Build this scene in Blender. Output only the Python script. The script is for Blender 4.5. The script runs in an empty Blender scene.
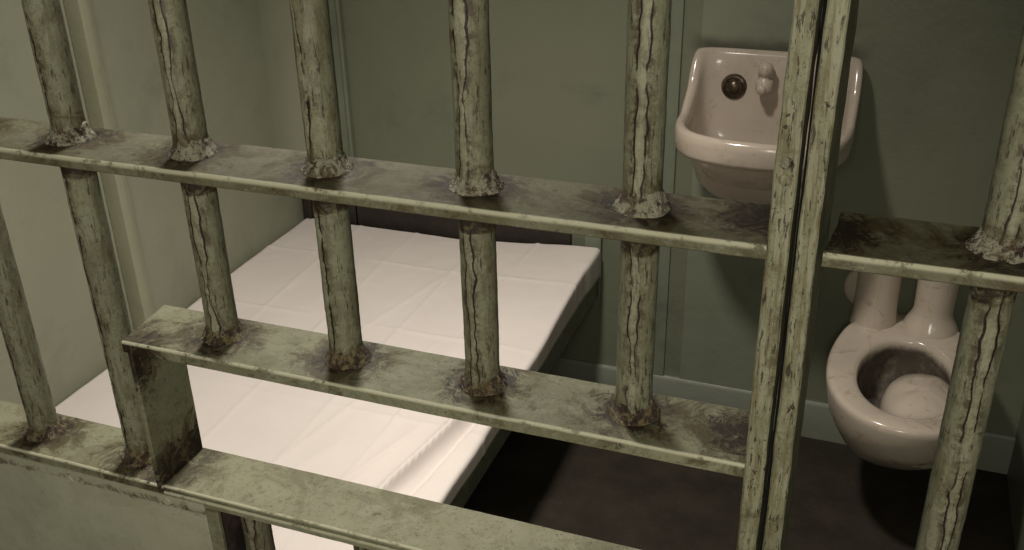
import bpy, math, random
from mathutils import Vector, Matrix, noise

# ------------------------------------------------------------------ camera, world, lights
SC = bpy.context.scene
COL = SC.collection
PI = math.pi

CAM = Vector((0.7096, -0.5800, 1.5500)); PITCH, YAW, ROLL, FPX = 0.4606, -0.3695, -0.0227, 995.05
fwd = Vector((math.sin(YAW) * math.cos(PITCH), math.cos(YAW) * math.cos(PITCH), -math.sin(PITCH)))
rgt = Vector((math.cos(YAW), -math.sin(YAW), 0)); upv = rgt.cross(fwd)
r_ = rgt * math.cos(ROLL) + upv * math.sin(ROLL)
u_ = -rgt * math.sin(ROLL) + upv * math.cos(ROLL)
cam_data = bpy.data.cameras.new('camera'); cam = bpy.data.objects.new('camera', cam_data); COL.objects.link(cam)
cam.matrix_world = Matrix(((r_.x, u_.x, -fwd.x, CAM.x), (r_.y, u_.y, -fwd.y, CAM.y), (r_.z, u_.z, -fwd.z, CAM.z), (0, 0, 0, 1)))
cam_data.sensor_width = 36; cam_data.lens = FPX / 1024 * 36; cam_data.clip_start = 0.02
SC.camera = cam

W = bpy.data.worlds.new('world'); SC.world = W; W.use_nodes = True
W.node_tree.nodes['Background'].inputs[0].default_value = (0.95, 1.0, 0.85, 1)
W.node_tree.nodes['Background'].inputs[1].default_value = 0.018

def area(name, loc, target, size, power, color, size_y=None, spread=PI):
    l = bpy.data.lights.new(name, 'AREA'); l.energy = power; l.color = color; l.size = size
    if size_y: l.shape = 'RECTANGLE'; l.size_y = size_y
    else: l.shape = 'DISK'
    l.spread = spread
    o = bpy.data.objects.new(name, l); COL.objects.link(o); o.location = loc
    o.rotation_euler = (Vector(target) - Vector(loc)).to_track_quat('-Z', 'Y').to_euler()
    return o
area('cell_light', (0.08, 0.62, 2.20), (0.0, 0.74, 0), 0.16, 12.5, (1.0, 0.925, 0.83), spread=math.radians(104))
area('corridor_light', (0.74, -1.15, 1.66), (0.42, 0.0, 1.05), 0.36, 13.2, (1.0, 0.93, 0.79), 0.5)

SC.view_settings.view_transform = 'Standard'; SC.view_settings.look = 'None'
SC.view_settings.gamma = 1; SC.view_settings.use_curve_mapping = False
SC.view_settings.exposure = 0.0
SC.cycles.max_bounces = 6

# ------------------------------------------------------------------ helpers
def tag(o, label=None, cat=None, group=None, kind=None):
    if label: o['label'] = label
    if cat: o['category'] = cat
    if group: o['group'] = group
    if kind: o['kind'] = kind
    return o

def thing(name, label, cat, loc):
    o = bpy.data.objects.new(name, None); COL.objects.link(o); o.location = loc
    o.empty_display_size = 0.05
    return tag(o, label, cat)

def root_loc(o):
    v = Vector((0, 0, 0))
    while o is not None:
        v = v + Vector(o.location); o = o.parent
    return v

def obj(name, verts, faces, mat, parent=None, attrs=None, smooth=True, origin=None, angle=0.7):
    off = root_loc(parent) if parent is not None else (Vector(origin) if origin else Vector((0, 0, 0)))
    me = bpy.data.meshes.new(name)
    me.from_pydata([tuple(Vector(v) - off) for v in verts], [], faces)
    if attrs:
        for k, vals in attrs.items():
            a = me.attributes.new(k, 'FLOAT', 'POINT'); a.data.foreach_set('value', vals)
    import bmesh
    bm = bmesh.new(); bm.from_mesh(me); bmesh.ops.recalc_face_normals(bm, faces=bm.faces)
    if smooth:
        for f in bm.faces: f.smooth = True
        for e in bm.edges:
            if len(e.link_faces) == 2 and e.calc_face_angle(0) > angle: e.smooth = False
    bm.to_mesh(me); bm.free()
    me.materials.append(mat)
    o = bpy.data.objects.new(name, me); COL.objects.link(o)
    if parent is not None: o.parent = parent
    elif origin: o.location = origin
    return o

def loft_loops(loops, cap0=True, cap1=True):
    n = len(loops[0]); vs = [v for l in loops for v in l]; fs = []
    for i in range(len(loops) - 1):
        for j in range(n):
            k = (j + 1) % n
            fs.append((i * n + j, i * n + k, (i + 1) * n + k, (i + 1) * n + j))
    if cap0: fs.append(tuple(range(n)))
    if cap1: fs.append(tuple((len(loops) - 1) * n + j for j in range(n)))
    return vs, fs

def merge(*vf):
    vs, fs = [], []
    for v, f in vf:
        o = len(vs); vs += list(v); fs += [tuple(i + o for i in q) for q in f]
    return vs, fs

def rrect(u0, u1, v0, v1, r, step=1e9, seg=3):
    """rounded rectangle outline, sides subdivided by step"""
    pts = []
    r = min(r, (u1 - u0) / 2.01, (v1 - v0) / 2.01)
    cs = [((u1 - r, v0 + r), -PI / 2), ((u1 - r, v1 - r), 0), ((u0 + r, v1 - r), PI / 2), ((u0 + r, v0 + r), PI)]
    for k, ((cx, cy), a0) in enumerate(cs):
        arc = [(cx + r * math.cos(a0 + PI / 2 * i / seg), cy + r * math.sin(a0 + PI / 2 * i / seg)) for i in range(seg + 1)]
        pts += arc
        (nx, ny), na = cs[(k + 1) % 4]
        q = (nx + r * math.cos(na), ny + r * math.sin(na))
        d = math.hypot(q[0] - arc[-1][0], q[1] - arc[-1][1]); m = int(d / step)
        for i in range(1, m):
            t = i / m; pts.append((arc[-1][0] + (q[0] - arc[-1][0]) * t, arc[-1][1] + (q[1] - arc[-1][1]) * t))
    return pts

AX = {'X': lambda u, v, t: (t, u, v), 'Y': lambda u, v, t: (u, t, v), 'Z': lambda u, v, t: (u, v, t)}
def prism(sec, axis, a, b, step=1e9, shear=None):
    """sweep a section along an axis.  axis X: (u,v)=(y,z); Y: (x,z); Z: (x,y)"""
    n = max(1, int(round(abs(b - a) / step))); loops = []
    for i in range(n + 1):
        t = a + (b - a) * i / n
        L = [Vector(AX[axis](u, v, t)) for u, v in sec]
        if shear:
            L = [shear(p, i / n) for p in L]
        loops.append(L)
    return loft_loops(loops)

def box(x0, x1, y0, y1, z0, z1, r=0.002):
    d = {'X': x1 - x0, 'Y': y1 - y0, 'Z': z1 - z0}
    ax = max(d, key=d.get)
    if ax == 'X': return prism(rrect(y0, y1, z0, z1, r), 'X', x0, x1)
    if ax == 'Y': return prism(rrect(x0, x1, z0, z1, r), 'Y', y0, y1)
    return prism(rrect(x0, x1, y0, y1, r), 'Z', z0, z1)

def N(p, s, seed=0):
    return noise.noise(Vector(p) * s + Vector((seed * 13.7, seed * 7.3, seed * 3.1)))

def smooth(a, b, x):
    t = min(1, max(0, (x - a) / (b - a))); return t * t * (3 - 2 * t)

# ------------------------------------------------------------------ materials
class G:
    def __init__(s, name):
        s.m = bpy.data.materials.new(name); s.m.use_nodes = True; s.t = s.m.node_tree
        s.b = s.t.nodes['Principled BSDF']; s.tc = s.n('ShaderNodeTexCoord').outputs['Object']
    def n(s, k, **kw):
        q = s.t.nodes.new(k)
        for a, v in kw.items(): setattr(q, a, v)
        return q
    def l(s, a, b): s.t.links.new(a, b)
    def setin(s, sock, v):
        if hasattr(v, 'is_output') or isinstance(v, bpy.types.NodeSocket): s.l(v, sock)
        else: sock.default_value = v
    def noise(s, scale, detail=4, rough=0.55, vec=None, dist=0.0, stretch=None):
        q = s.n('ShaderNodeTexNoise'); q.inputs['Scale'].default_value = scale; q.inputs['Detail'].default_value = detail
        q.inputs['Roughness'].default_value = rough; q.inputs['Distortion'].default_value = dist
        v = vec or s.tc
        if stretch:
            mp = s.n('ShaderNodeMapping'); mp.inputs['Scale'].default_value = stretch; s.l(v, mp.inputs['Vector']); v = mp.outputs[0]
        s.l(v, q.inputs['Vector']); return q.outputs['Fac']
    def ramp(s, x, a, b, lo=0.0, hi=1.0):
        q = s.n('ShaderNodeMapRange', interpolation_type='SMOOTHSTEP'); s.setin(q.inputs['Value'], x)
        q.inputs['From Min'].default_value = a; q.inputs['From Max'].default_value = b
        q.inputs['To Min'].default_value = lo; q.inputs['To Max'].default_value = hi; return q.outputs[0]
    def math(s, op, a, b=0.0):
        q = s.n('ShaderNodeMath', operation=op); s.setin(q.inputs[0], a); s.setin(q.inputs[1], b); return q.outputs[0]
    def mix(s, f, a, b):
        q = s.n('ShaderNodeMix', data_type='RGBA'); s.setin(q.inputs[0], f)
        for sock, v in ((q.inputs[6], a), (q.inputs[7], b)):
            if isinstance(v, tuple): sock.default_value = (*v, 1)
            else: s.l(v, sock)
        return q.outputs[2]
    def attr(s, name): return s.n('ShaderNodeAttribute', attribute_name=name).outputs['Fac']
    def out(s, col, rough=0.5, bump=None, bd=0.001, spec=0.5, bs=1.0):
        if isinstance(col, tuple): s.b.inputs['Base Color'].default_value = (*col, 1)
        else: s.l(col, s.b.inputs['Base Color'])
        s.setin(s.b.inputs['Roughness'], rough); s.b.inputs['Specular IOR Level'].default_value = spec
        if bump is not None:
            q = s.n('ShaderNodeBump'); q.inputs['Distance'].default_value = bd; q.inputs['Strength'].default_value = bs
            s.l(bump, q.inputs['Height']); s.l(q.outputs[0], s.b.inputs['Normal'])
        return s.m

def iron(name, streak=0.0, stain=1.0, green=(0.225, 0.225, 0.145), bar=False, pit=0.5, film=0.55, reach=1.0, fine=1.0):
    g = G(name)
    cream = (0.29, 0.285, 0.20); brown = (0.076, 0.066, 0.030); black = (0.014, 0.009, 0.006)
    c = g.mix(g.ramp(g.noise(14, 5), .35, .7), green, tuple(v * 0.88 for v in green))
    c = g.mix(g.math('MULTIPLY', g.ramp(g.noise(60, 4, .7), .5, .75), .35), c, cream)
    # grimy film
    c = g.mix(g.math('MULTIPLY', g.ramp(g.noise(16, 9, .78, dist=.6), .48, .58), film), c, brown)
    c = g.mix(g.math('MULTIPLY', g.ramp(g.noise(120, 8, .85), .52, .60), .5 * fine), c, brown)
    c = g.mix(g.math('MULTIPLY', g.ramp(g.noise(260, 6, .85), .56, .62), .45 * fine), c, (0.04, 0.028, 0.014))
    c = g.mix(g.math('MULTIPLY', g.ramp(g.noise(200, 6, .8), .56, .64), .35 * fine), c, cream)
    if streak:
        sv = g.noise(1.0, 5, .65, stretch=(320, 320, 18))
        c = g.mix(g.math('MULTIPLY', g.ramp(sv, .48, .56), streak), c, (0.105, 0.078, 0.030))
        sv2 = g.noise(1.0, 4, .6, stretch=(280, 280, 28))
        c = g.mix(g.math('MULTIPLY', g.ramp(sv2, .52, .59), streak * .95), c, cream)
        sv3 = g.noise(1.0, 5, .7, stretch=(420, 420, 60))
        c = g.mix(g.math('MULTIPLY', g.ramp(sv3, .57, .60), min(1, streak * 1.6)), c, black)
    if bar:
        sv = g.noise(1.0, 5, .65, stretch=(190, 190, 30))
        c = g.mix(g.math('MULTIPLY', g.ramp(sv, .52, .58), .40), c, brown)
        sv = g.noise(1.0, 7, .8, stretch=(330, 330, 45))
        c = g.mix(g.math('MULTIPLY', g.ramp(sv, .56, .60), .8), c, black)
        seam = g.attr('seam'); wob = g.math('MULTIPLY', g.math('SUBTRACT', g.noise(160, 3, .6), .5), .0018)
        a = g.math('ABSOLUTE', g.math('ADD', seam, wob))
        c = g.mix(g.math('MULTIPLY', g.math('MULTIPLY', g.ramp(a, .0030, .0022), g.ramp(g.noise(55, 7, .8), .58, .46)), .28), c, (0.37, 0.37, 0.26))
        halo = g.math('MULTIPLY', g.ramp(g.math('ABSOLUTE', g.math('SUBTRACT', a, .0042)), .0055, .0), g.ramp(g.noise(80, 5, .75), .46, .58))
        c = g.mix(g.math('MULTIPLY', halo, .8), c, (0.05, 0.034, 0.019))
        brk = g.ramp(g.noise(40, 3, .6), .34, .46)
        line = g.math('MULTIPLY', g.ramp(g.math('ABSOLUTE', g.math('SUBTRACT', a, .0030)), .00085, .00035), brk)
        c = g.mix(line, c, black)
    w = g.attr('weld')
    wn = g.math('ADD', w, g.math('MULTIPLY', g.math('SUBTRACT', g.noise(30, 9, .82, dist=1.0), .5), .14 * reach))
    c = g.mix(g.math('MULTIPLY', g.ramp(wn, .026 * reach, .004), .82 * stain), c, (0.048, 0.033, 0.012))
    wn2 = g.math('ADD', w, g.math('MULTIPLY', g.math('SUBTRACT', g.noise(70, 9, .85, dist=1.2), .5), .12 * reach))
    c = g.mix(g.math('MULTIPLY', g.ramp(wn2, .010 * reach, .002), .9 * stain), c, black)
    pits = g.ramp(g.noise(150, 3, .6), .685, .71)
    c = g.mix(g.math('MULTIPLY', pits, pit * min(1, fine + .2)), c, (0.03, 0.016, 0.009))
    big = g.math('MULTIPLY', g.ramp(g.noise(42, 5, .7), .665, .68), pit)
    c = g.mix(big, c, (0.032, 0.014, 0.008))
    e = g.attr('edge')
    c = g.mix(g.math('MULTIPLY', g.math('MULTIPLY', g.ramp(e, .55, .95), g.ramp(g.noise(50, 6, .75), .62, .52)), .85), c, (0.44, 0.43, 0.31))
    h = g.math('ADD', g.math('MULTIPLY', g.noise(380, 6, .75), 1.0), g.math('MULTIPLY', g.noise(60, 3), .25))
    return g.out(c, g.ramp(g.noise(50, 4), .3, .7, .42, .68), h, .0008, .3, .5)

M = {}
M['bar'] = iron('bar_paint', bar=True, film=.36, green=(0.196, 0.200, 0.132))
M['bar_shaded'] = iron('shaded_bar_paint', bar=True, green=(0.15, 0.145, 0.095), film=.8)  # darker, browner bar paint: the tray's shade is put into the colour
M['flat'] = iron('crossbar_paint', film=.35, reach=1.25, green=(0.206, 0.208, 0.134))
M['flat_top'] = iron('upper_crossbar_paint', film=.60, green=(0.135, 0.133, 0.082), reach=1.35)
M['tray'] = iron('tray_paint', stain=.6, film=.45)
M['stile'] = iron('stile_paint', streak=.50, pit=.9, stain=.7, film=.40, green=(0.205, 0.207, 0.130))
M['panel'] = iron('lock_panel_paint', stain=.8, pit=.25, green=(0.35, 0.352, 0.255), film=.10, reach=.35, fine=.15)
g = G('dark_iron')
M['dark'] = g.out(g.mix(g.ramp(g.noise(40, 5), .4, .7), (0.014, 0.009, 0.009), (0.05, 0.032, 0.026)), .6, g.noise(60), .001)
g = G('gap_shade_black'); M['gap'] = g.out(g.mix(g.ramp(g.noise(40, 5), .4, .7), (0.004, 0.003, 0.003), (0.010, 0.007, 0.006)), .9)  # near-black colour painted as the shade inside the door gap
def weldmat(name, light, lo, hi):
    g = G(name)
    c = g.mix(g.ramp(g.noise(130, 5, .75), lo, hi), (0.026, 0.016, 0.010), light)
    c = g.mix(g.math('MULTIPLY', g.ramp(g.noise(60, 5, .75, dist=1.5), .5, .6), .85), c, (0.060, 0.032, 0.010))
    return g.out(c, .32, g.noise(230, 5, .75), .004, .7)
M['weld'] = weldmat('cream_weld_metal', (0.28, 0.268, 0.19), .40, .52)
M['weld_rust'] = weldmat('rusty_weld_metal', (0.17, 0.135, 0.065), .44, .58)

def plaster(name, a, b, grime, smudge=False):
    g = G(name)
    c = g.mix(g.ramp(g.noise(2.2, 5), .3, .75), a, b)
    c = g.mix(g.math('MULTIPLY', g.ramp(g.noise(5, 6, .7, dist=.5), .52, .75), grime), c, tuple(v * .5 for v in a))
    c = g.mix(g.math('MULTIPLY', g.ramp(g.noise(90, 3, .6), .68, .76), .25), c, tuple(v * .55 for v in a))
    if smudge:   # old dirt on the wall along the top of the basin
        sp = g.n('ShaderNodeSeparateXYZ'); g.l(g.tc, sp.inputs[0])
        zz = g.math('ABSOLUTE', g.math('SUBTRACT', sp.outputs[2], 1.004))
        zz = g.math('ADD', zz, g.math('MULTIPLY', g.math('SUBTRACT', g.noise(18, 4), .5), .03))
        xx = g.math('ABSOLUTE', g.math('SUBTRACT', sp.outputs[0], .475))
        f = g.math('MULTIPLY', g.ramp(zz, .030, .0), g.ramp(xx, .215, .15))
        c = g.mix(g.math('MULTIPLY', f, .75), c, (0.05, 0.045, 0.03))
    return g.out(c, .42, g.math('ADD', g.noise(9, 4), g.math('MULTIPLY', g.noise(140, 3), .12)), .004, .35)
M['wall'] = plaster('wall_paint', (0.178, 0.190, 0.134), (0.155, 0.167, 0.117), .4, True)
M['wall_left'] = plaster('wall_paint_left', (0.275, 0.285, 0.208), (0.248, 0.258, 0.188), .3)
M['trim'] = plaster('trim_paint', (0.31, 0.31, 0.22), (0.25, 0.255, 0.175), .5)
M['trim_back'] = plaster('back_trim_paint', (0.200, 0.222, 0.165), (0.150, 0.168, 0.122), .5)
M['plate'] = plaster('service_plate_paint', (0.215, 0.232, 0.172), (0.185, 0.202, 0.15), .45, True)
M['base'] = plaster('baseboard_paint', (0.215, 0.23, 0.185), (0.18, 0.195, 0.155), .5)
g = G('floor_paint')
c = g.mix(g.ramp(g.noise(7, 6, .6), .35, .7), (0.024, 0.0195, 0.0135), (0.039, 0.032, 0.023))
c = g.mix(g.math('MULTIPLY', g.ramp(g.noise(70, 5, .7), .6, .75), .5), c, (0.085, 0.072, 0.062))
M['floor'] = g.out(c, .75, g.noise(40, 5), .002, .2)

def porcelain(name, base, stain_amt):
    g = G(name)
    c = g.mix(g.ramp(g.noise(6, 4), .35, .7), base, tuple(v * .86 for v in base))
    c = g.mix(g.math('MULTIPLY', g.ramp(g.noise(16, 8, .78, dist=.8), .53, .68), stain_amt), c, (0.24, 0.17, 0.10))
    c = g.mix(g.math('MULTIPLY', g.ramp(g.noise(120, 3, .6), .70, .74), .4), c, (0.12, 0.08, 0.06))
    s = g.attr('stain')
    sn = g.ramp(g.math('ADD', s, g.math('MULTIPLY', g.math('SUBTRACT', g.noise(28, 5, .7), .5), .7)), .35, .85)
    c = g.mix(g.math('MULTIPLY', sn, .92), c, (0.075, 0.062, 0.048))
    return g.out(c, .16, g.noise(10, 3), .001, .5)
M['sink'] = porcelain('sink_porcelain', (0.46, 0.395, 0.325), .5)
M['toilet'] = porcelain('toilet_porcelain', (0.55, 0.475, 0.39), .62)
g = G('sheet_cotton')
c = g.mix(g.ramp(g.noise(5, 4), .35, .7), (0.66, 0.605, 0.565), (0.63, 0.575, 0.535))
M['sheet'] = g.out(c, .9, g.noise(700, 2), .0004, .1)
g = G('ticking'); M['mattress'] = g.out(g.mix(g.ramp(g.noise(20), .4, .6), (0.35, .32, .28), (0.28, .26, .22)), .9)
g = G('bunk_paint')
M['bunk'] = g.out(g.mix(g.ramp(g.noise(25, 5), .4, .7), (0.10, 0.11, 0.075), (0.16, 0.17, 0.12)), .5, g.noise(60), .001)
g = G('head_rail_wood')
M['rail'] = g.out(g.mix(g.ramp(g.noise(30, 5), .4, .7), (0.016, 0.011, 0.008), (0.026, 0.019, 0.014)), .6, g.noise(60), .001)
g = G('old_brass')
M['brass'] = g.out(g.mix(g.ramp(g.noise(60, 5), .4, .65), (0.055, 0.038, 0.026), (0.13, 0.095, 0.065)), .35, g.noise(80), .001)
M['brass'].node_tree.nodes['Principled BSDF'].inputs['Metallic'].default_value = .6

# ------------------------------------------------------------------ the cell
YB, XL, XR, ZC, YF = 1.694, -0.80, 1.125, 2.35, -2.2
def slab(name, x0, x1, y0, y1, z0, z1, mat):
    vs = [(x, y, z) for x in (x0, x1) for y in (y0, y1) for z in (z0, z1)]
    fs = [(0, 1, 3, 2), (4, 6, 7, 5), (0, 4, 5, 1), (2, 3, 7, 6), (0, 2, 6, 4), (1, 5, 7, 3)]
    return tag(obj(name, vs, fs, mat, smooth=False), kind='structure')
slab('floor', XL - .1, XR + .1, YF, YB + .1, -.08, 0, M['floor'])
slab('ceiling', XL - .1, XR + .1, -.05, YB + .1, ZC, ZC + .1, M['wall'])
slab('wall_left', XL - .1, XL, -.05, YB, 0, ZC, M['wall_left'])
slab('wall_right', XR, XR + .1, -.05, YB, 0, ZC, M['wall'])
slab('wall_back', XL - .1, XR + .1, YB, YB + .1, 0, ZC, M['wall'])

def struct(name, vf, mat):
    return tag(obj(name, vf[0], vf[1], mat), kind='structure')
# baseboard: thin board with a slightly protruding top bead
def bb(x0, x1):
    sec = [(YB - .0005, .0), (YB - .012, .0), (YB - .012, .098), (YB - .009, .104), (YB - .006, .107), (YB - .0005, .107)]
    return prism(sec, 'X', x0, x1)
struct('baseboard_back', bb(XL, XR), M['base'])
# vertical steel channel on the left wall (web plus raised rounded bead)
struct('trim_1', merge(prism(rrect(XL, XL + .040, .945, .968, .003), 'Z', 0.40, ZC),
                       prism(rrect(XL, XL + .022, .966, 1.000, .008), 'Z', 0.40, ZC)), M['trim'])
# corner angle, seam battens and a service plate on the back wall
struct('trim_2', merge(prism(rrect(-.705, -.622, YB - .010, YB, .003), 'Z', .0, ZC),
                       prism(rrect(-.634, -.622, YB - .018, YB - .006, .004), 'Z', .0, ZC)), M['trim_back'])
struct('trim_3', merge(prism(rrect(.218, .232, YB - .016, YB, .004), 'Z', .106, ZC),
                       prism(rrect(.232, .262, YB - .007, YB, .002), 'Z', .106, ZC),
                       prism(rrect(.212, .218, YB - .020, YB, .001), 'Z', .04, ZC)), M['trim_back'])
struct('trim_4', prism(rrect(.305, .552, YB - .006, YB, .002), 'Z', .108, ZC), M['plate'])
struct('trim_5', prism(rrect(.560, .564, YB - .005, YB, .001), 'Z', .108, ZC), M['trim_back'])
fil = [(XL - .0, YB - .11)] + [(XL + .11 - .11 * math.cos(a * PI / 16), YB - .11 + .11 * math.sin(a * PI / 16)) for a in range(0, 9)] + [(XL - .001, YB + .001)]
struct('trim_7', prism(fil, 'Z', .54, ZC), M['wall_left'])

# ------------------------------------------------------------------ barred door and grille
R = 0.0127
Z1, Z2, Z3 = 1.3044, 1.1469, 0.9976
FY, BY = -.0368, .0288
ZTOP, ZBOT = 2.02, .06
BARX = [i * .115 for i in range(-6, 6)]
def welds_at():
    L = []
    for x in BARX:
        L.append((x, 0, Z1))
        L.append((x, 0, Z2 if x > .2 else Z3))
    L += [(.7857, 0, Z1), (.9007, 0, Z1), (1.0157, 0, Z1)]
    L += [(.160, -.01, Z3), (.160, .02, Z3), (.655, 0.0, Z2), (.650, .01, Z1), (.692, .0, Z1), (.657, -.03, Z3), (.165, -.035, Z2 - .02)]
    return [Vector(v) for v in L]
WELDS = welds_at()
def weldd(p):
    return min((Vector(p) - w).length for w in WELDS)

def rr1(u0, u1, v0, v1, r, step): return rrect(u0, u1, v0, v1, r, step, seg=1)

def flat_piece(name, secf, axis, a, b, mat, parent, step=.0045, amp=.00015, weld=None, label=None, shear=None, edge_z=None):
    vs, fs = prism(secf, axis, a, b, step, shear)
    cen = Vector(AX[axis](sum(p[0] for p in secf) / len(secf), sum(p[1] for p in secf) / len(secf), 0))
    out, wd, ed = [], [], []
    for v in vs:
        v = Vector(v); q = v + Vector((N(v, 60), N(v, 60, 1), N(v, 60, 2))) * amp + Vector((N(v, 9, 3), N(v, 9, 4), N(v, 9, 5))) * amp * 1.5
        out.append(q); wd.append(weld(v) if weld else max(0.0, weldd(v) - .015))
        ed.append(edge_z(v) if edge_z else 0.0)
    o = obj(name, out, fs, mat, parent, {'weld': wd, 'edge': ed})
    if label: o['label'] = label
    return o

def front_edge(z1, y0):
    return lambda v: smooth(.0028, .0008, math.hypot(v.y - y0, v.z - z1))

def make_bar(x, z0, z1, parent, seam_deg, mat, base_z=(), seed=0, seamw=1.0, lean=0.0):
    n = 40; step = .0022; m = int((z1 - z0) / step) if z1 - z0 < 1.2 else int((z1 - z0) / .003)
    loops, seam, wd = [], [], []
    for i in range(m + 1):
        z = z0 + (z1 - z0) * i / m
        c = Vector((x, 0, z))
        off = math.radians(seam_deg) + .20 * N((0, seed, z), 5) + .13 * N((3, seed, z), 34) + .07 * N((5, seed, z), 110)
        wmod = 1 + 1.0 * N((9, seed, z), 18) + .4 * N((9, seed, z), 90)
        L = []
        for j in range(n):
            th = 2 * PI * j / n
            dth = (th - (-PI / 2 + off) + PI) % (2 * PI) - PI
            s = dth * R / max(.28, wmod) / seamw
            p = Vector((x + R * math.cos(th), R * math.sin(th), z))
            ridge = .0006 * smooth(.0036, .0022, abs(s)) + .0003 * (1 - smooth(.0, .012, abs(abs(s) - .006)))
            d = ridge + .0002 * N(p, 70, seed) + .0002 * N(p, 18, seed + 1) + .0002 * N(p, 200, seed + 2)
            near = min([abs(z - b) for b in base_z] + [1])
            d += .0012 * smooth(.016, .0, near) * (N(p, 130, 4) + .5)
            rr = R + d
            q = Vector((x + rr * math.cos(th), rr * math.sin(th), z))
            L.append(q); seam.append(s); wd.append(near + .004 - (.016 if Z1 - .030 < z < Z1 - .008 else 0))
        loops.append(L)
    vs, fs = loft_loops(loops)
    o = obj('bar', vs, fs, mat, parent, {'seam': seam, 'weld': wd, 'edge': [0.0] * len(vs)})
    return o

def make_weld(x, z, bar, seed, big=1.0, mat='weld'):
    n = 96
    prof = [(R - .001, .0130), (R + .0008, .0120), (R + .0017, .0098), (R + .0026, .0076), (R + .0040, .0054), (R + .0052, .0042), (R + .0064, .0030), (R + .0078, .0018), (R + .0092, .0006), (R + .0100, -.002)]
    loops = []
    for k, (rr, h) in enumerate(prof):
        L = []
        for j in range(n):
            th = 2 * PI * j / n
            e = (rr - R)
            p0 = Vector((x + rr * math.cos(th), rr * math.sin(th), z + h))
            lump = 1 + .28 * N((math.cos(th) * 1.6, math.sin(th) * 1.6, seed), 1) + .12 * N((math.cos(th) * 2.6, math.sin(th) * 2.6, seed + 5), 1)
            a = .0014 * N(p0, 300, seed) + .0012 * N(p0, 600, seed)
            r2 = R - .001 + (e + .001) * lump * big * .66 + a * .5
            hh = h * (lump * .8 + .2) + (a if 0 < k < 9 else 0)
            L.append(Vector((x + r2 * math.cos(th), r2 * math.sin(th), z + hh)))
        loops.append(L)
    vs, fs = loft_loops(loops, False, False)
    o = obj('weld_bead', vs, fs, M[mat], bar, None, angle=3.2)
    o['label'] = 'lumpy weld around the foot of the bar'
    return o

def rivet(name, x, z, y, r, parent, mat, ring=False):
    n = 20; prof = [(1.0, 0), (.95, .35), (.75, .6), (.5, .55 if ring else .75), (.3, .25 if ring else .85), (.12, .5 if ring else .9)]
    loops = [[Vector((x + r * a * math.cos(2 * PI * j / n), y - r * .45 * h, z + r * a * math.sin(2 * PI * j / n))) for j in range(n)] for a, h in prof]
    vs, fs = loft_loops(loops, False, True)
    return obj(name, vs, fs, mat, parent, {'weld': [.02 if i < n * 2 else .1 for i in range(len(vs))], 'edge': [0.] * len(vs)}, angle=2)

door = thing('cell_door', 'pale green barred steel cell door with a food slot, left of the vertical gap', 'cell door', (0.2, 0, ZBOT))
SEAMS_UP = {0: -35, 1: -30, 2: 8, 3: -25, 4: -6, 5: 4}
SEAMS_LO = {2: -22, 3: -22, 4: -18, 5: -2}
for i, x in enumerate(BARX):
    k = i - 6
    if x > .2:
        # one rod through the upper crossbar down to the slot frame
        b = make_bar(x, Z2 - .004, ZTOP, door, SEAMS_UP.get(k, 0), M['bar'], (Z1, Z1 - .008, Z2), seed=k + 3)
        make_weld(x, Z1, b, k * 2.3); make_weld(x, Z2, b, k * 2.3 + 40, mat='weld_rust')
        if k >= 2:
            b2 = make_bar(x, ZBOT + .01, Z3 - .012, door, 10, M['bar_shaded'], (Z3 - .012,), seed=k + 30)
            b2['label'] = 'lower length of bar below the tray, shade painted into its colour'
    else:
        b = make_bar(x, Z3 - .004, ZTOP, door, SEAMS_UP.get(k, -35), M['bar'], (Z1, Z1 - .008, Z3), seed=k + 3)
        make_weld(x, Z1, b, k * 2.3); make_weld(x, Z3, b, k * 2.3 + 40, mat='weld_rust')
T1 = .0092
flat_piece('crossbar', rr1(FY, BY, Z1 - T1, Z1, .0009, .004), 'X', -.795, .660, M['flat_top'], door, edge_z=front_edge(Z1, FY))
def slant(p, t):  # the left end of the slot top is cut slightly askew
    if t < .02: return Vector((p.x - (p.y - FY) * .12, p.y, p.z))
    return p
flat_piece('slot_top', rr1(FY, BY, Z2 - .0105, Z2, .0009, .004), 'X', .156, .660, M['flat'], door, shear=slant, edge_z=front_edge(Z2, FY))
flat_piece('slot_side', rr1(.156, .1605, -.034, .0285, .0012, .004), 'Z', Z3 - .004, Z2 - .0100, M['flat'], door, label='upright plate closing the left end of the food slot')
flat_piece('ledge', rr1(-.0325, BY, Z3 - .011, Z3, .0009, .004), 'X', -.795, .162, M['flat'], door, edge_z=front_edge(Z3, -.0325), label='stained flat ledge left of the food slot')
flat_piece('tray', rr1(-.0315, BY, Z3 - .0040, Z3, .0008, .004), 'X', .162, .660, M['tray'], door, edge_z=front_edge(Z3, -.0315), label='flat tray shelf of the food slot')
flat_piece('tray_support', rr1(-.0330, BY - .003, Z3 - .0125, Z3 - .0052, .0012, .004), 'X', .162, .660, M['tray'], door, edge_z=front_edge(Z3 - .0052, -.033))
# end stile of the door
flat_piece('stile', rr1(.6593, .6722, -.0405, -.004, .0010, .0025), 'Z', ZBOT, ZTOP, M['stile'], door, step=.005, amp=.0006,
           weld=lambda v: .02 + .03 * abs(N(v, 18)), label='streaked upright end stile of the door')
for x, z, r, ring in ((.6652, 1.3476, .0036, False), (.6650, 1.3576, .0038, True), (.6612, 1.2158, .0018, True)):
    rivet('rivet', x, z, -.0405, r, door, M['weld'] if ring else M['stile'], ring)
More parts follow.
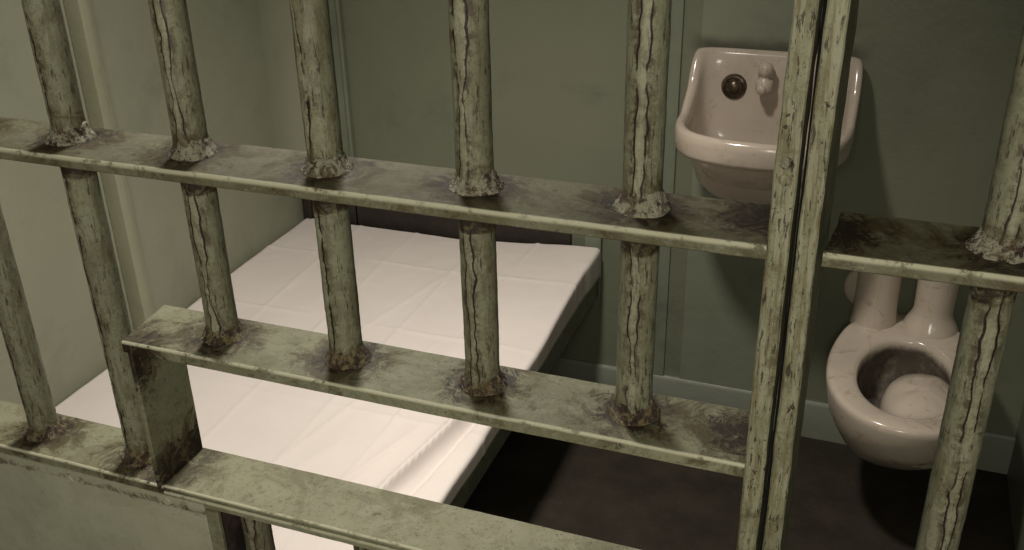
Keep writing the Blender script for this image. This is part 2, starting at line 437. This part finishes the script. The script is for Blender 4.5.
# lock panel below the ledge
panel_w = lambda v: .004 + abs((Z3 - .017 + .004 * N(v, 14)) - v.z) * 1.6 if v.z > .93 else .2
flat_piece('lock_panel', rr1(-.795, .204, -.0335, -.0295, .001, .004), 'Z', .62, Z3 - .0085, M['panel'], door, step=.005,
           weld=panel_w, label='plain pale green plate below the ledge')
flat_piece('panel_edge', rr1(.2055, .2190, -.0350, -.0300, .001, .003), 'Z', .62, Z3 - .0125, M['flat'], door, step=.005, weld=lambda v: .05 + .02 * N(v, 30), label='narrow upright edge strip of the plate')
o = obj('box_side', *prism(rrect(.2100, .2180, -.0298, .026, .001), 'Z', .62, Z3 - .013), M['dark'], door); o['label'] = 'dark rusty inner side behind the plate'
for x, z, r in ((.0537, .9777, .0042), (.1640, .9822, .0040)):
    rivet('bolt', x, z, -.0335, r, door, M['panel'], True)
flat_piece('side_stile', rr1(-.798, -.780, -.0405, .020, .001, .005), 'Z', .0, ZTOP, M['stile'], door, step=.02)
flat_piece('crossbar', rr1(FY, BY, ZBOT, ZBOT + .010, .0012, .01), 'X', -.795, .660, M['flat'], door, step=.03)
flat_piece('crossbar', rr1(FY, BY, ZTOP - .010, ZTOP, .0012, .01), 'X', -.795, .660, M['flat'], door, step=.03)

gr = thing('barred_grille', 'fixed barred steel grille right of the vertical gap, in front of the toilet', 'grille', (0.9, 0, 0.0))
flat_piece('jamb', rr1(.6762, .6876, -.0405, .085, .0010, .004), 'Z', .0, ZTOP + .02, M['stile'], gr, step=.005, amp=.0006,
           weld=lambda v: .03 + .03 * abs(N(v, 18)), label='streaked upright jamb beside the gap')
o = obj('gap_shade_strip', *prism(rrect(.6724, .6761, -.006, .02, .0005), 'Z', .0, ZTOP), M['gap'], gr); o['label'] = 'added black strip standing in for shade in the gap between door and grille'  # strip added only to make the gap read as dark
flat_piece('crossbar', rr1(-.0360, .0310, Z1 - T1, Z1, .0009, .004), 'X', .6905, XR, M['flat_top'], gr, edge_z=front_edge(Z1, -.036),
           shear=lambda p, t: Vector((p.x + (p.y + .036) * .10, p.y, p.z)) if t < .01 else p)
for j, (x, sd) in enumerate(((.7857, 10), (.9007, -10), (1.0157, 5))):
    b = make_bar(x, .02, ZTOP, gr, sd, M['bar'], (Z1, Z1 - .008), seed=60 + j, seamw=1.0)
    make_weld(x, Z1, b, 90 + j * 3.1, 1.05)
flat_piece('crossbar', rr1(FY, BY, ZTOP, ZTOP + .010, .0012, .01), 'X', .69, XR, M['flat'], gr, step=.03)
flat_piece('crossbar', rr1(FY, BY, .0, .012, .0012, .01), 'X', .69, XR, M['flat'], gr, step=.03)

# ------------------------------------------------------------------ bunk, mattress, sheet
bunk = thing('bunk', 'dark green steel bunk frame fixed along the left wall under the white sheet', 'bed', (-.36, .85, 0))
BX0, BX1, BY0, BY1 = XL + .006, .078, .05, 1.655
obj('side_rail', *merge(box(BX1 - .005, BX1, BY0, BY1 + .03, .325, .392, .0015), box(BX1 - .04, BX1 - .004, BY0, BY1, .325, .330, .0015)), M['bunk'], bunk)
obj('side_rail', *box(BX0, BX0 + .005, BY0, BY1, .325, .392, .0015), M['bunk'], bunk)
obj('bed_base', *box(BX0, BX1 - .004, BY0, BY1, .331, .337, .001), M['bunk'], bunk)
o = obj('head_rail', *merge(box(-.785, .000, 1.676, 1.690, .40, .535, .003), box(-.785, -.760, 1.650, 1.678, .45, .535, .003)), M['rail'], bunk)
o['label'] = 'dark brown rail across the head of the bed'
obj('head_bracket', *merge(prism(rrect(.040, .082, 1.678, 1.684, .001), 'Z', .30, .56), prism(rrect(.0785, .083, 1.676, 1.693, .001), 'Z', .30, .56)), M['trim_back'], bunk)
for y in (.12,):
    for x in (BX1 - .035, BX0 + .01):
        obj('leg', *merge(prism(rrect(x, x + .03, y, y + .004, .001), 'Z', 0, .326), prism(rrect(x + .026, x + .03, y, y + .03, .001), 'Z', 0, .326)), M['bunk'], bunk)
# mattress: soft edged slab
def soft_slab(x0, x1, y0, y1, z0, z1, r):
    loops = []
    for ins, z in ((r * .9, z0), (r * .3, z0 + r * .3), (0, (z0 + z1) / 2), (r * .3, z1 - r * .3), (r * .9, z1)):
        loops.append([Vector((x, y, z)) for x, y in rrect(x0 + ins, x1 - ins, y0 + ins, y1 - ins, .03, .1)])
    return loft_loops(loops)
v, f = soft_slab(-.785, .055, .07, 1.625, .3385, .408, .02)
tag(obj('mattress', v, f, M['mattress'], origin=(-.36, .85, .338)), 'thin mattress on the bunk, wholly under the white sheet', 'mattress')

def sheet():
    x0, x1, y0, y1 = -.797, .086, .055, 1.672
    nx, ny = 230, 370
    top = .4185
    prof = []   # across the bed: flat top, rounded right edge, hang
    L = (x1 - x0) + .030
    vs = []
    for j in range(ny + 1):
        y = y0 + (y1 - y0) * j / ny
        for i in range(nx + 1):
            s = L * i / nx
            rad = .010; xe = x1 - rad; fl = xe - x0
            if s <= fl: x, z, a = x0 + s, top, 0
            else:
                t = s - fl; al = t / rad
                if al < PI / 2: x, z, a = xe + rad * math.sin(al), top - rad + rad * math.cos(al), al
                else: x, z, a = x1, top - rad - (t - rad * PI / 2), PI / 2
            hang = max(0, t - rad * PI / 2) / .023 if s > fl else 0
            z += (.027 * smooth(.3, 1.69, y) + .028 * smooth(-.35, .083, x) * smooth(1.1, 1.67, y)) * (1 - .8 * hang)
            n = Vector((math.sin(a), 0, math.cos(a)))
            P = Vector((x, y, 0))
            d = .005 * N(P, 3.0, 1) + .0022 * N((P.x * 9, P.y * 5, 0), 1, 2) + .0008 * N(P, 30, 3)
            # ironed fold lines
            for fx in (-.60, -.43, -.25, -.10):
                q = x - fx - .006 * N((0, y, 0), 4, fx * 10) - .02 * (y - .9) * (1 if fx > -.3 else -.4)
                d += .0048 * math.exp(-abs(q) / .005) * (.6 + .6 * N((fx * 9, y, 0), 5))
            for fy in (.55, .86, 1.17, 1.46):
                q = y - fy - .005 * N((x, 0, 0), 5, fy)
                d += .0042 * math.exp(-abs(q) / .0045) * (.5 + .6 * N((x, fy * 9, 0), 5))
            # long drag wrinkles toward the right front
            for k, (ax, ay, bx, by, am, wd) in enumerate(((-.030, .58, .045, .98, .032, .011), (.015, .62, .062, 1.00, -.012, .012), (-.16, .45, -.04, .86, .006, .012), (-.26, .62, -.14, 1.15, .0035, .008), (-.38, .95, -.23, 1.5, .0025, .008), (-.30, .40, -.17, .75, .004, .010), (-.02, .3, .03, .62, .012, .012))):
                vx, vy = bx - ax, by - ay; LL = vx * vx + vy * vy
                t = ((x - ax) * vx + (y - ay) * vy) / LL
                sd = ((x - ax) * vy - (y - ay) * vx) / math.sqrt(LL)
                win = smooth(-.15, .25, t) * smooth(1.15, .75, t)
                u = sd / wd
                d += am * win * (math.exp(-abs(u * 1.5) ** 1.3) if u > 0 else math.exp(-abs(u) * .75))
            # edge waviness on the hang
            if a > .3:
                d += .0015 * math.sin(y * 17 + 3 * N((0, y, 0), 3)) * smooth(.3, 1.5, a)
            # corners pull down at the head
            far = smooth(y1 - .02, y1, y)
            z -= .012 * far * far
            z -= .012 * smooth(x0 + .02, x0, x)
            d *= 1 - .6 * far
            vs.append(Vector((x, y, z)) + n * d)
    fs = [(j * (nx + 1) + i, j * (nx + 1) + i + 1, (j + 1) * (nx + 1) + i + 1, (j + 1) * (nx + 1) + i) for j in range(ny) for i in range(nx)]
    return vs, fs
v, f = sheet()
sh = tag(obj('bed_sheet', v, f, M['sheet'], origin=(-.36, .85, .34), angle=3.2), 'white creased cotton sheet spread over the bunk mattress', 'bed sheet')
md = sh.modifiers.new('thick', 'SOLIDIFY'); md.thickness = .002; md.offset = -1

# ------------------------------------------------------------------ wash basin
def sup(cx, cy, rx, ryf, ryb, th, e=2.4):
    """superellipse point; ryf toward the room (-y), ryb toward the wall"""
    c, s = math.cos(th), math.sin(th)
    x = cx + rx * math.copysign(abs(c) ** (2 / e), c)
    y = cy + (ryb if s > 0 else ryf) * math.copysign(abs(s) ** (2 / e), s)
    return x, y

def basin():
    n = 120; cx = .4800; yw = YB - .0075
    def loop(rx, yf, ybk, zf, e=2.6, hfun=None, eb=8.0):
        L = []
        cy = (yf + ybk) / 2 + .02
        for j in range(n):
            th = 2 * PI * j / n
            c, s = math.cos(th), math.sin(th)
            ee = e if s < 0 else eb
            x = cx + rx * math.copysign(abs(c) ** (2 / ee), c)
            y = cy + (ybk - cy if s > 0 else cy - yf) * math.copysign(abs(s) ** (2 / ee), s)
            L.append(Vector((x, y, zf(y))))
        return L
    top = 1.002
    H = lambda y: .888 + (top - .888) * (smooth(1.570, 1.668, y)) + .004 * smooth(1.44, 1.36, y)
    yf = 1.352
    cl = lambda z: (lambda y: z)
    loops = [
        loop(.100, 1.50, yw, cl(.700), 2.2),
        loop(.125, 1.475, yw, cl(.712), 2.2),
        loop(.146, 1.445, yw, cl(.745), 2.3),
        loop(.155, 1.420, yw, cl(.790), 2.4),
        loop(.162, 1.404, yw, lambda y: .820 + (H(y) - .884) * .75, 2.5),
        loop(.180, yf + .003, yw, lambda y: H(y) - .056, 2.55),
        loop(.1850, yf, yw, lambda y: H(y) - .046, 2.55),
        loop(.1860, yf - .001, yw, lambda y: H(y) - .020, 2.55),
        loop(.1850, yf + .001, yw, lambda y: H(y) - .008, 2.55),
        loop(.1815, yf + .006, yw - .001, lambda y: H(y) - .001, 2.55),
        loop(.1755, yf + .013, yw - .006, lambda y: H(y), 2.55),
        loop(.1690, yf + .021, yw - .012, lambda y: H(y) - .002, 2.55),
        loop(.1640, yf + .027, yw - .018, lambda y: H(y) - .010, 2.55),
        loop(.1615, yf + .030, yw - .024, lambda y: H(y) - .030, 2.55),
        loop(.1580, yf + .034, yw - .030, lambda y: .845 + (H(y) - .884) * .6, 2.55),
        loop(.1480, yf + .042, yw - .034, lambda y: .815 + (H(y) - .884) * .15, 2.6),
        loop(.1300, yf + .065, yw - .045, cl(.775), 2.4),
        loop(.0950, yf + .100, yw - .075, cl(.755), 2.2),
        loop(.0350, yf + .150, yw - .120, cl(.748), 2.0),
    ]
    return loft_loops(loops)
SINKY = YB - .0075 - .03
sink = thing('wash_basin', 'pinkish white wall-hung porcelain wash basin with high splashback, above the floor left of the toilet', 'sink', (.4835, YB - .007, .85))
v, f = basin()
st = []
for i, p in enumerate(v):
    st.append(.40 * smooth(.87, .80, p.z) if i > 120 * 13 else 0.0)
obj('basin', v, f, M['sink'], sink, {'stain': st}, angle=2.5)

def revolve(c, axis, prof, n=32):
    """prof: (radius, offset along axis)"""
    a = Vector(axis).normalized(); q = a.orthogonal().normalized(); w = a.cross(q)
    loops = [[Vector(c) + a * h + (q * math.cos(2 * PI * j / n) + w * math.sin(2 * PI * j / n)) * r for j in range(n)] for r, h in prof]
    return loft_loops(loops)
ax = (0, -1, .06)
obj('overflow_cover', *merge(revolve((.392, SINKY + .003, .921), ax, [(.029, -.004), (.029, .003), (.026, .008), (.021, .009), (.019, .006), (.013, .006), (.012, .011), (.008, .014), (.001, .015)])), M['brass'], sink)['label'] = 'round tarnished metal cover on the splashback'
tp = merge(revolve((.462, SINKY + .004, .955), ax, [(.019, -.004), (.019, .008), (.015, .012), (.012, .034), (.001, .035)]),
           revolve((.462, SINKY - .026, .922), (0, 0, 1), [(.001, -.001), (.0165, 0), (.019, .006), (.019, .022), (.016, .027), (.011, .030), (.011, .036), (.0155, .040), (.0165, .046), (.0160, .056), (.012, .062), (.004, .065), (.001, .0655)]),
           revolve((.462, SINKY - .026, .935), (-.2, -1, -.25), [(.010, 0), (.010, .024), (.008, .027), (.001, .027)]))
v, f = tp
obj('tap', v, f, M['sink'], sink, {'stain': [0.] * len(v)}, angle=1.2)['label'] = 'white push tap on the splashback'
obj('spud', *revolve((.535, SINKY + .003, .955), ax, [(.012, -.002), (.012, .010), (.008, .014), (.001, .014)]), M['brass'], sink)

# ------------------------------------------------------------------ toilet
def toilet():
    n = 96; cx = .8430
    def loop(rx, yf, yb, z, e=2.15, cxo=0.0):
        L = []; cy = yf + (yb - yf) * .47
        zz = z if callable(z) else (lambda y: z)
        for j in range(n):
            th = 2 * PI * j / n
            x, y = sup(cx + cxo, cy, rx, cy - yf, yb - cy, th, e)
            L.append(Vector((x, y, zz(y))))
        return L
    rim = lambda dz: (lambda y: .385 + dz + .012 * smooth(1.50, 1.62, y))
    loops = [
        loop(.070, 1.50, 1.690, .110, 2.6), loop(.090, 1.445, 1.690, .120, 2.6),
        loop(.110, 1.380, 1.690, .168, 2.5), loop(.126, 1.315, 1.690, .215, 2.4), loop(.142, 1.262, 1.690, .263, 2.3),
        loop(.155, 1.222, 1.690, .305, 2.25), loop(.163, 1.208, 1.690, .345, 2.2), loop(.166, 1.204, 1.690, rim(-.018), 2.2),
        loop(.1665, 1.2035, 1.690, rim(-.008), 2.2), loop(.163, 1.207, 1.688, rim(-.001), 2.2), loop(.155, 1.214, 1.684, rim(.0015), 2.2),
        loop(.135, 1.232, 1.640, rim(.001), 2.15), loop(.112, 1.250, 1.585, rim(-.0005), 2.1), loop(.104, 1.257, 1.574, rim(-.003), 2.1),
        loop(.1000, 1.262, 1.569, rim(-.010), 2.1), loop(.0985, 1.264, 1.568, rim(-.030), 2.1), loop(.104, 1.260, 1.574, rim(-.045), 2.1),
        loop(.106, 1.262, 1.572, .300, 2.1), loop(.100, 1.272, 1.560, .270, 2.1), loop(.090, 1.285, 1.545, .250, 2.1), loop(.03, 1.36, 1.46, .238, 2.1),
    ]
    return loft_loops(loops), n
toi = thing('toilet', 'stained wall-hung porcelain toilet bowl without seat, behind the right grille', 'toilet', (.848, 1.69, .25))
(v, f), nn = toilet()
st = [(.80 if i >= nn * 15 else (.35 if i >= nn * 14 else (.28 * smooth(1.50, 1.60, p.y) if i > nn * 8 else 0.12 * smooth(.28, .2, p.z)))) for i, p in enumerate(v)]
obj('bowl', v, f, M['toilet'], toi, {'stain': st}, angle=2.5)
# pale rounded surface deep inside the bowl
lp = []
for rr, h in ((1.0, .262), (1.0, .318), (.96, .334), (.86, .350), (.65, .363), (.38, .371), (.1, .374)):
    lp.append([Vector((.884 + .086 * rr * math.cos(2 * PI * j / 48), 1.392 + .128 * rr * math.sin(2 * PI * j / 48), h + .004 * N((rr, j * .13, 0), 2))) for j in range(48)])
v, f = loft_loops(lp)
obj('bowl_filling', v, f, M['toilet'], toi, {'stain': [.1] * len(v)}, angle=2.5)['label'] = 'pale rounded surface filling the bowl'
def column(x, y, r0, r1, z0, z1, flare=0):
    L = []
    for i in range(15):
        t = i / 14; r = r0 + (r1 - r0) * t + flare * (1 - smooth(0, .30, t)); 
        if t > .93: r *= .93
        L.append([Vector((x + r * math.cos(2 * PI * j / 40), y + r * math.sin(2 * PI * j / 40), z0 + (z1 - z0) * t)) for j in range(40)])
    return loft_loops(L)
v, f = column(.762, 1.640, .049, .047, .385, .575, .003)
obj('flush_horn', v, f, M['toilet'], toi, {'stain': [0.] * len(v)}, angle=1.2)['label'] = 'left upright porcelain column'
v, f = column(.888, 1.645, .042, .046, .385, .575, .022)
obj('flush_horn', v, f, M['toilet'], toi, {'stain': [.2 * smooth(.43, .39, p.z) for p in v]}, angle=1.2)['label'] = 'right upright porcelain column flaring at its foot'
v, f = revolve((.742, 1.680, .455), (0, -1, 0), [(.056, -.012), (.056, .004), (.050, .010), (.03, .012), (.001, .012)], 40)
obj('wall_flange', v, f, M['toilet'], toi, {'stain': [.1] * len(v)}, angle=1.2)['label'] = 'round ear-like flange against the wall'
